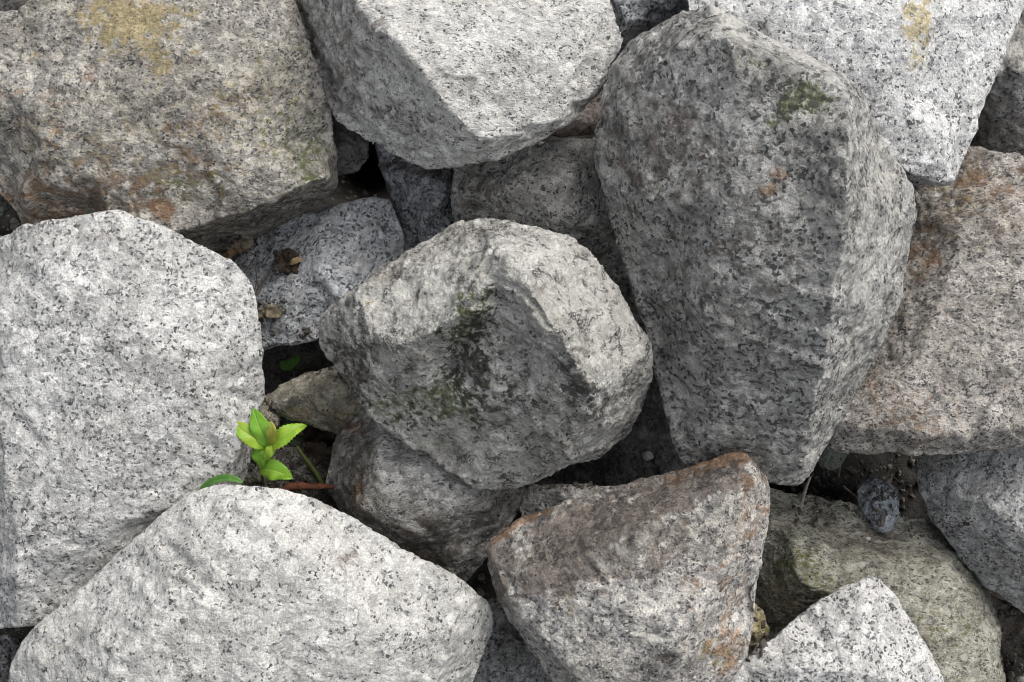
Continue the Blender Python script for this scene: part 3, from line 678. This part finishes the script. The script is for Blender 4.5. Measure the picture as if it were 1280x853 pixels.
rock('small bluish stone chip lying in the hollow above the low olive grey rock', granite('blue_chip', pale=(.44, .48, .53), grey=(.25, .28, .31), specks=.42, greys=.5, mottled=.3, grain=1.4),
     [(1099, 597, -.13), (1091, 596, -.13), (1080, 604, -.13), (1073, 614, -.13), (1076, 629, -.13), (1082, 644, -.12), (1091, 659, -.115), (1104, 665, -.11), (1116, 666, -.11), (1118, 655, -.11), (1125, 642, -.115), (1121, 616, -.12), (1108, 604, -.125)],
     [[(1078, 626, -.12), (1098, 630, -.105), (1122, 622, -.115)]], [(1102, 648, -.095)], thick=.05, seed=34, voxel=.0014, amp=.5, wear=1, facet=1.3)
rock('dark stone in the shade at the bottom left corner', m_k,
     [(-70, 790, -.10), (8, 795, -.1), (22, 800, -.1), (18, 850, -.1), (10, 940, -.1), (-70, 940, -.1)], [], [(-10, 850, -.07)], thick=.08, seed=35)
m_u = granite('mossy_rubble', pale=(.34, .33, .28), grey=(.16, .16, .13), specks=.4, greys=.6, mottled=.45, grain=.8, bump=1.8)
rock('rough mossy stone under the seedling', m_u,
     [(300, 560, -.10), (330, 535, -.1), (370, 545, -.1), (420, 580, -.1), (425, 640, -.1), (330, 660, -.1), (295, 620, -.1)], [], [(365, 590, -.07), (385, 600, -.065)], thick=.08, seed=36, voxel=.002, facet=1.4, grit=2.2,
     stains=[('moss', 390, 595, 26, 20, 0, .55), ('moss', 325, 600, 16, 20, 0, .6), ('fresh_lit', 382, 588, 12, 10, 0, .6)])
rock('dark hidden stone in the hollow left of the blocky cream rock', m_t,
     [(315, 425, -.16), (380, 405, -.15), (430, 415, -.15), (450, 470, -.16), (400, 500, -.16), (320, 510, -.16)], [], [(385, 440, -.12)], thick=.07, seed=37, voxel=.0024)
m_v = granite('white_chip', pale=(.6, .6, .58), grey=(.5, .5, .5), specks=.05, greys=.2, mottled=.1)

# --- small chips and pebbles lying on other stones
bpy.context.view_layer.update()
_dg = bpy.context.evaluated_depsgraph_get()
def Z(px, py, above=0.0):
    """height of the stone surface seen at that spot, so that small things rest on it"""
    o = W((0, 0, DIST)); d = (W(P(px, py, 0)) - o).normalized()
    hit, loc, *_r2 = scene.ray_cast(_dg, o, d)
    return (RS.inverted() @ loc).z + above
def pebble(label, mat, px, py, z, r, flat=.6, seed=0, name='pebble', cat='pebble', group='pebbles in the gaps', rot=0.0, ar=1.3):
    bm = bmesh.new(); bmesh.ops.create_icosphere(bm, subdivisions=4, radius=1)
    v = np.array([tuple(a.co) for a in bm.verts]); f = np.array([[a.index for a in g.verts] for g in bm.faces]); bm.free()
    d = 1 + .22 * fbm(v + seed * 7.7, 1.1, 3) + .1 * facets(v + seed * 3.3, 1.6)
    v = v * d[:, None]; v[:, 0] *= ar; v[:, 2] *= flat
    c, s = math.cos(rot), math.sin(rot)
    v = np.stack([v[:, 0] * c - v[:, 1] * s, v[:, 0] * s + v[:, 1] * c, v[:, 2]], 1) * r
    C = P(px, py, z)
    o = link_mesh(name, v + np.array(C), f, mat, origin=C)
    return tag(o, label, cat, group)

pebble('tiny pale pebble on the deep lying dark stone', m_v, 810, 570, Z(810, 570, .001), .006, .5, 1)
pebble('tiny white stone flake on the bluish pale rock', m_v, 457, 289, Z(457, 289, .001), .0045, .4, 2, name='stone_flake', cat='flake', group='stone flakes', rot=.3)
pebble('tiny white stone flake on the top rim of the blocky cream rock', m_v, 596, 279, Z(596, 281, .001), .004, .6, 3, name='stone_flake', cat='flake', group='stone flakes')
pebble('tiny grey pebble in front of the bluish stone chip', m_v, 1085, 674, Z(1085, 674, .001), .003, .7, 4)

# ------------------------------------------------------------------ plants, twigs and dead leaves
def leaf_mat(name, c1, c2, vein, rough=.45, trans=.25):
    t = NT(name)
    at = t.n('ShaderNodeAttribute', attribute_name='leafuv'); sp = t.n('ShaderNodeSeparateColor'); t.put(sp.inputs[0], at.outputs['Color'])
    u, w = sp.outputs[0], sp.outputs[1]        # along 0..1, |across| 0..1
    tc = t.n('ShaderNodeTexCoord')
    n = t.noise(tc.outputs['Object'], 90, 4, .6).outputs['Fac']
    col = t.mix(t.step(n, .35, .65), c1, c2)
    ph = t.math('SUBTRACT', t.math('MULTIPLY', u, 9.0), t.math('MULTIPLY', w, 2.6))
    fr = t.math('ABSOLUTE', t.math('SUBTRACT', t.math('FRACT', ph), .5))
    vm = t.step(fr, .10, .0)
    mid = t.step(w, .09, .02)
    vv = t.math('MAXIMUM', t.math('MULTIPLY', vm, .55), mid)
    col = t.mix(t.math('MULTIPLY', vv, .55), col, vein)
    t.put(t.b.inputs['Base Color'], col); t.b.inputs['Roughness'].default_value = rough
    bp = t.n('ShaderNodeBump'); bp.inputs['Distance'].default_value = .0006; bp.invert = True
    t.put(bp.inputs['Height'], t.math('ADD', vv, t.math('MULTIPLY', n, .5))); t.t.links.new(bp.outputs[0], t.b.inputs['Normal'])
    tr = t.n('ShaderNodeBsdfTranslucent'); t.put(tr.inputs['Color'], col)
    mx = t.n('ShaderNodeMixShader'); mx.inputs[0].default_value = trans
    t.t.links.new(t.b.outputs[0], mx.inputs[1]); t.t.links.new(tr.outputs[0], mx.inputs[2]); t.t.links.new(mx.outputs[0], t.out.inputs['Surface'])
    return t.m

def bez(pts, t):
    pts = [Vector(p) for p in pts]
    while len(pts) > 1:
        pts = [a.lerp(b, t) for a, b in zip(pts, pts[1:])]
    return pts[0]

def leaf(name, mat, ctrl, width, parent=None, fold=.25, roll=0.0, wave=.06, seed=0, teeth=.09, shape=(.55, 1.3), thick=.0004, crumple=0.0):
    """ctrl: photo-plane control points (px,py,z) of the midrib; width in metres"""
    pts = [P(*c) for c in ctrl]
    NU, NV = 36, 12
    V, UV = [], []
    rnd = random.Random(seed)
    a0, a1 = shape
    peak = (a0 / (a0 + a1)) ** a0 * (a1 / (a0 + a1)) ** a1
    for i in range(NU + 1):
        t = i / NU
        c = bez(pts, t); d = (bez(pts, min(1, t + .01)) - bez(pts, max(0, t - .01))).normalized()
        up = Vector((0, 0, 1)); side = d.cross(up)
        if side.length < .2: side = d.cross(Vector((0, 1, 0)))
        side.normalize(); nrm = side.cross(d).normalized()
        side = Matrix.Rotation(roll, 3, d) @ side; nrm = Matrix.Rotation(roll, 3, d) @ nrm
        w = width * .5 * (max(t, 1e-4) ** a0 * max(1 - t, 1e-4) ** a1) / peak
        w *= 1 + teeth * (1 if (i % 3) == 0 else -.4)
        for j in range(NV + 1):
            s = (j / NV) * 2 - 1
            q = c + side * (s * w) + nrm * (abs(s) * w * fold - s * s * w * .25 + wave * width * math.sin(t * 13 + s * 2 + seed) * abs(s))
            V.append(q); UV.append((t, abs(s), 0, 1))
    V = np.array([tuple(v) for v in V]); UV = np.array(UV, float)
    if crumple:
        V = V + np.stack([fbm(V + seed + k * 9.0, 70, 3) for k in range(3)], 1) * crumple
    n = len(V)
    F = []
    for i in range(NU):
        for j in range(NV):
            a = i * (NV + 1) + j
            F.append((a, a + 1, a + NV + 2, a + NV + 1))
    # real thickness: a second skin below, closed round the rim
    V2 = V.copy(); V2[:, 2] -= thick
    F2 = [tuple(n + k for k in reversed(f)) for f in F]
    rim = [j for j in range(NV + 1)] + [i * (NV + 1) + NV for i in range(1, NU + 1)] + [NU * (NV + 1) + j for j in range(NV - 1, -1, -1)] + [i * (NV + 1) for i in range(NU - 1, 0, -1)]
    F3 = [(rim[k], n + rim[k], n + rim[(k + 1) % len(rim)], rim[(k + 1) % len(rim)]) for k in range(len(rim))]
    V = np.concatenate([V, V2]); UV = np.concatenate([UV, UV])
    return link_mesh(name, V, np.array(F + F2 + F3), mat, parent=parent, origin=pts[0], attrs={'leafuv': UV})

def stick(name, mat, ctrl, radii, parent=None, seed=0, rough=.12, n=28, m=12, curve=True):
    pts = [P(*c) for c in ctrl]
    V = []
    for i in range(n + 1):
        t = i / n
        c = bez(pts, t); d = (bez(pts, min(1, t + .02)) - bez(pts, max(0, t - .02))).normalized()
        s = d.cross(Vector((.1, .2, 1))).normalized(); u = s.cross(d)
        k = t * (len(radii) - 1); a = int(min(k, len(radii) - 2)); r = radii[a] + (radii[a + 1] - radii[a]) * (k - a)
        for j in range(m):
            th = 2 * math.pi * j / m
            V.append(c + (s * math.cos(th) + u * math.sin(th)) * r)
    V = np.array([tuple(v) for v in V])
    rr = np.repeat(np.array([np.interp(i / n, np.linspace(0, 1, len(radii)), radii) for i in range(n + 1)]), m)
    C = V.reshape(n + 1, m, 3).mean(1).repeat(m, 0)
    off = V - C
    k = 1 + rough * 2 * perlin(V * 160 + seed) + rough * perlin(V * 500 + seed)
    V = C + off * k[:, None]
    F = [tuple((i * m + j, i * m + (j + 1) % m, (i + 1) * m + (j + 1) % m, (i + 1) * m + j)) for i in range(n) for j in range(m)]
    F.append(tuple(range(m - 1, -1, -1))); F.append(tuple(n * m + j for j in range(m)))
    return link_mesh(name, V, F, mat, parent=parent, origin=pts[0])

g1 = leaf_mat('young_leaf', (.16, .36, .02), (.24, .44, .03), (.42, .56, .12))
g2 = leaf_mat('yellowing_leaf', (.20, .40, .02), (.31, .42, .03), (.50, .58, .14))
g3 = leaf_mat('bronze_leaf', (.24, .29, .03), (.34, .36, .04), (.5, .4, .12))
g4 = leaf_mat('deep_green_leaf', (.14, .34, .02), (.19, .38, .025), (.24, .46, .06))
g5 = leaf_mat('blade_leaf', (.06, .19, .03), (.12, .27, .04), (.2, .36, .1))
stem_m = simple_mat('green_stem', (.10, .17, .03), (.16, .13, .05), 80, .6)
seed_o = bpy.data.objects.new('seedling', None); COL.objects.link(seed_o)
seed_o.location = W(P(330, 606, -.06))
tag(seed_o, 'bright green seedling with toothed leaves growing between the rocks', 'seedling')
B = .115
def q3(x, y, z): return (x, y, z + B)
c0 = q3(333, 561, .0)
stick('stem', stem_m, [(330, 606, -.06), (326, 596, .03), (329, 576, B - .02), c0], [.002, .0016, .0012], seed_o, rough=.04)
leaf('leaf', g2, [c0, q3(322, 550, .016), q3(306, 541, .018), q3(290, 528, .012)], .022, seed_o, seed=1, roll=.25, fold=.3, shape=(.7, .75))
leaf('leaf', g4, [q3(334, 560, .002), q3(331, 545, .018), q3(321, 530, .02), q3(317, 510, .01)], .023, seed_o, seed=2, fold=.3, shape=(.75, .8))
leaf('leaf', g2, [q3(336, 559, .004), q3(350, 552, .02), q3(360, 534, .022), q3(384, 533, .006)], .021, seed_o, seed=3, roll=-.35, fold=.35, shape=(.6, .8))
leaf('leaf', g3, [q3(338, 557, .006), q3(339, 546, .022), q3(341, 538, .028), q3(338, 526, .025)], .013, seed_o, seed=4, fold=.4, shape=(.8, .9))
leaf('leaf', g4, [q3(327, 557, -.002), q3(320, 566, .006), q3(323, 576, .0), q3(328, 586, -.012)], .018, seed_o, seed=5, roll=.3, shape=(.6, .8))
leaf('leaf', g1, [q3(325, 588, -.02), q3(336, 584, -.004), q3(350, 590, -.004), q3(366, 598, -.016)], .025, seed_o, seed=6, fold=.2, shape=(.45, .8))
leaf('leaf', g2, [q3(343, 556, .006), q3(338, 562, .012), q3(334, 568, .01), q3(331, 576, .0)], .012, seed_o, seed=7, shape=(.7, .8))

zb = Z(270, 598)
tag(leaf('grass_blade', g5, [(249, 616, zb + .008), (262, 597, zb + .016), (288, 592, zb + .02), (303, 604, zb + .02)], .0085, seed=8, teeth=0, fold=.4, shape=(.4, .4), roll=-.3), 'single curved green leaf blade lying behind the ridge of the smooth pale rock', 'leaf')
zb = Z(362, 452)
tag(leaf('green_leaf', g5, [(350, 453, zb + .01), (357, 461, zb + .02), (365, 456, zb + .03), (374, 445, zb + .04)], .014, seed=9, shape=(.4, .5)), 'small dim green leaf deep in the dark hollow above the yellowish stone', 'leaf')
stem_d = simple_mat('dark_stem', (.05, .07, .02), (.09, .10, .035), 80, .6)
tag(stick('plant_stem', stem_d, [(328, 498, Z(332, 501, .003)), (343, 514, Z(343, 512, .008)), (362, 524, Z(365, 518, .008)), (392, 532, Z(392, 524, .002))], [.0012, .0015, .0013], seed=3), 'thin dark green stem crossing the lower edge of the yellowish grey stone', 'stem', 'loose plant stems by the seedling')
zb = Z(385, 590)
tag(stick('plant_stem', stem_m, [(371, 558, zb + .02), (380, 572, zb + .02), (392, 584, zb + .01), (404, 606, zb + .0)], [.0020, .0026, .0032], seed=4), 'stout green stem leaning right of the seedling', 'stem', 'loose plant stems by the seedling')
zb = Z(415, 606) + .006
tag(stick('twig', simple_mat('red_bark', (.20, .07, .035), (.10, .04, .025), 120, .8, .002, stretch=(.4, 1, 1)), [(352, 613, zb), (366, 605, zb + .006), (384, 608, zb + .004), (400, 609, zb + .004), (424, 608, zb)], [.003, .0058, .0048, .0034, .0034, .0022], seed=5, rough=.3), 'short reddish brown piece of wood right of the seedling', 'twig')
zb = Z(680, 604) + .004
tag(stick('twig', simple_mat('grey_bark', (.20, .185, .17), (.12, .11, .1), 120, .8, .001), [(650, 602, zb), (668, 603, zb), (690, 606, zb + .002)], [.0035, .0035, .0038], seed=6, rough=.1), 'short grey stick poking out under the tip of the blocky cream rock', 'twig')

tw = bpy.data.objects.new('twig', None); COL.objects.link(tw); tw.location = W(P(322, 374, Z(330, 374)))
tag(tw, 'hair thin forked twig on the bluish pale rock', 'twig')
tm = simple_mat('thin_twig', (.07, .06, .05), (.12, .10, .08), 100, .8)
stick('shoot', tm, [(317, 374, Z(330, 374, .012)), (326, 358, Z(328, 358, .012)), (336, 342, Z(336, 342, .01)), (346, 324, Z(346, 324, .006))], [.0013, .0011, .0008], tw, rough=.1)
stick('shoot', tm, [(322, 362, Z(326, 362, .012)), (323, 354, Z(326, 354, .012)), (320, 346, Z(326, 346, .012)), (320, 338, Z(326, 338, .01))], [.0011, .0008, .0006], tw, rough=.1)
tag(stick('twig', simple_mat('reddish_twig', (.16, .09, .07), (.2, .13, .1), 90, .8), [(305, 341, Z(310, 334, .004)), (310, 333, Z(310, 333, .004)), (318, 323, Z(318, 323, .003))], [.0008, .0006]), 'short reddish hair thin twig beside the left slab', 'twig')
grey_st = simple_mat('grey_straw', (.22, .20, .17), (.3, .27, .23), 90, .8)
zb = Z(1008, 625)
tag(stick('twig', grey_st, [(1001, 634, zb + .004), (1005, 615, zb + .012), (1013, 596, zb + .03)], [.0020, .0024, .0016], seed=7), 'grey stalk standing in the hollow against the tip of the tall dark wedge', 'twig')
zb = Z(1062, 600)
tag(stick('twig', grey_st, [(1047, 600, zb + .005), (1050, 588, zb + .02), (1052, 570, zb + .04)], [.0014, .0012], seed=8), 'fine upright stalk beside the greenish stone in the hollow', 'twig')
tag(stick('twig', grey_st, [(1054, 608, zb + .005), (1062, 615, zb + .01), (1070, 622, zb + .005)], [.0017, .002, .0018], seed=9), 'short slanting stalk left of the bluish stone chip', 'twig')

# dead leaves: curled, thick, crumpled
dl1 = simple_mat('dead_leaf_dark', (.035, .026, .02), (.07, .05, .036), 90, .85, .002)
dl2 = simple_mat('dead_leaf_tan', (.34, .24, .13), (.22, .15, .085), 90, .8, .001)
dl3 = simple_mat('dead_leaf_grey', (.24, .20, .14), (.12, .10, .07), 90, .85, .001)
zb = Z(362, 327)
hk = bpy.data.objects.new('dead_leaf', None); COL.objects.link(hk); hk.location = W(P(362, 327, zb))
tag(hk, 'curled blackish dead leaf with a tan flap on the bluish pale rock', 'dead leaf', 'dead leaves between the rocks')
leaf('blade', dl1, [(350, 313, zb + .004), (356, 324, zb + .022), (361, 334, zb + .018), (366, 343, zb + .002)], .024, hk, seed=11, fold=.7, shape=(.3, .3), crumple=.0045, wave=.2)
leaf('blade', dl1, [(350, 330, zb + .004), (358, 318, zb + .022), (366, 318, zb + .020), (370, 336, zb + .002)], .020, hk, seed=12, fold=.6, shape=(.3, .3), crumple=.004, wave=.2)
leaf('flap', dl2, [(361, 330, zb + .020), (367, 327, zb + .026), (372, 325, zb + .026), (377, 323, zb + .018)], .008, hk, seed=13, fold=.2, shape=(.3, .25), crumple=.001)
def dead(label, mat, ctrl, w, seed, base, **kw):
    zb = Z(*base)
    ctrl = [(x, y, z + zb) for x, y, z in ctrl]
    return tag(leaf('dead_leaf', mat, ctrl, w, seed=seed, shape=(.4, .4), crumple=.0035, wave=.2, **kw), label, 'dead leaf', 'dead leaves between the rocks')
dead('crumpled grey brown dead leaf touching the right rim of the left slab', dl3, [(320, 397, .002), (332, 386, .018), (345, 388, .016), (354, 395, .002)], .016, 14, (342, 392), fold=.5)
dead('tan dead leaf under the edge of the big weathered boulder', dl2, [(276, 325, .004), (284, 319, .014), (295, 311, .014), (304, 312, .004)], .013, 15, (298, 318))
dead('dull brown leaf scrap behind the tan one under the weathered boulder', dl3, [(286, 306, .004), (294, 301, .012), (305, 301, .012), (316, 306, .002)], .018, 16, (300, 305))
dead('black rotten leaf right of the seedling', dl1, [(372, 538, .0), (388, 536, .03), (402, 550, .03), (418, 562, .0)], .036, 17, (400, 545), fold=.3)
dead('black rotten leaf scrap leaning on the stone with the brown flank', dl1, [(380, 572, .0), (392, 560, .02), (406, 566, .02), (418, 580, .0)], .028, 18, (398, 566), fold=.3)
dead('dark green brown leaf just behind the seedling', simple_mat('rotting_leaf', (.03, .045, .03), (.06, .065, .04), 70, .7), [(344, 530, .0), (356, 528, .015), (366, 545, .02), (378, 556, .0)], .026, 19, (362, 545))

# soil crumbs, far too many to count
def crumbs():
    rnd = np.random.RandomState(5)
    bm = bmesh.new(); bmesh.ops.create_icosphere(bm, subdivisions=1, radius=1)
    bv = np.array([tuple(a.co) for a in bm.verts]); bf = np.array([[a.index for a in g.verts] for g in bm.faces]); bm.free()
    V, F = [], []; n = 0
    for k in range(5200):
        x, y = rnd.uniform(-.78, .78), rnd.uniform(-.55, .55)
        p = np.array([[x, y, 0.]])
        z = ground_z(p)[0]
        r = .0015 + .006 * rnd.rand() ** 3
        A = rnd.normal(size=(3, 3)); Q, _ = np.linalg.qr(A)
        v = (bv * (1 + .3 * rnd.normal(size=(len(bv), 1)) * .6)) @ Q * r * np.array((1, 1, .7)) + np.array((x, y, z + r * .4))
        V.append(v); F.append(bf + n); n += len(bv)
    for cx, cy, rx, ry, num in ((365, 580, 50, 34, 420), (300, 308, 26, 14, 90), (1065, 615, 75, 42, 420), (765, 585, 85, 26, 260), (380, 440, 50, 34, 120), (590, 740, 20, 20, 60), (1262, 800, 16, 40, 80),
                                (942, 790, 18, 36, 70), (12, 815, 22, 30, 60), (455, 235, 28, 22, 40), (340, 395, 18, 22, 50), (325, 520, 18, 22, 50), (1170, 668, 40, 14, 60), (800, 400, 18, 50, 30)):
        for k in range(num):
            px, py = cx + rx * rnd.uniform(-1, 1), cy + ry * rnd.uniform(-1, 1)
            z = Z(px, py)
            if z > .02: continue
            r = .0008 + .0042 * rnd.rand() ** 3.5
            A = rnd.normal(size=(3, 3)); Q, _ = np.linalg.qr(A)
            v = (bv * (1 + .32 * rnd.normal(size=(len(bv), 1)))) * np.array((1.5, 1, .5)) @ Q * r * np.array((1, 1, .75)) + np.array(P(px, py, z + r * .3))
            V.append(v); F.append(bf + n); n += len(bv)
    mat = simple_mat('crumb', (.04, .034, .028), (.15, .135, .115), 60, .95, .002)
    o = link_mesh('soil_crumbs', np.concatenate(V), np.concatenate(F), mat, origin=Vector((0, 0, GROUND)), smooth=False)
    tag(o, 'dark soil crumbs and grit lying deep between the rocks', 'soil crumbs', kind='stuff')
crumbs()
print('VERTS', TOTAL[0])
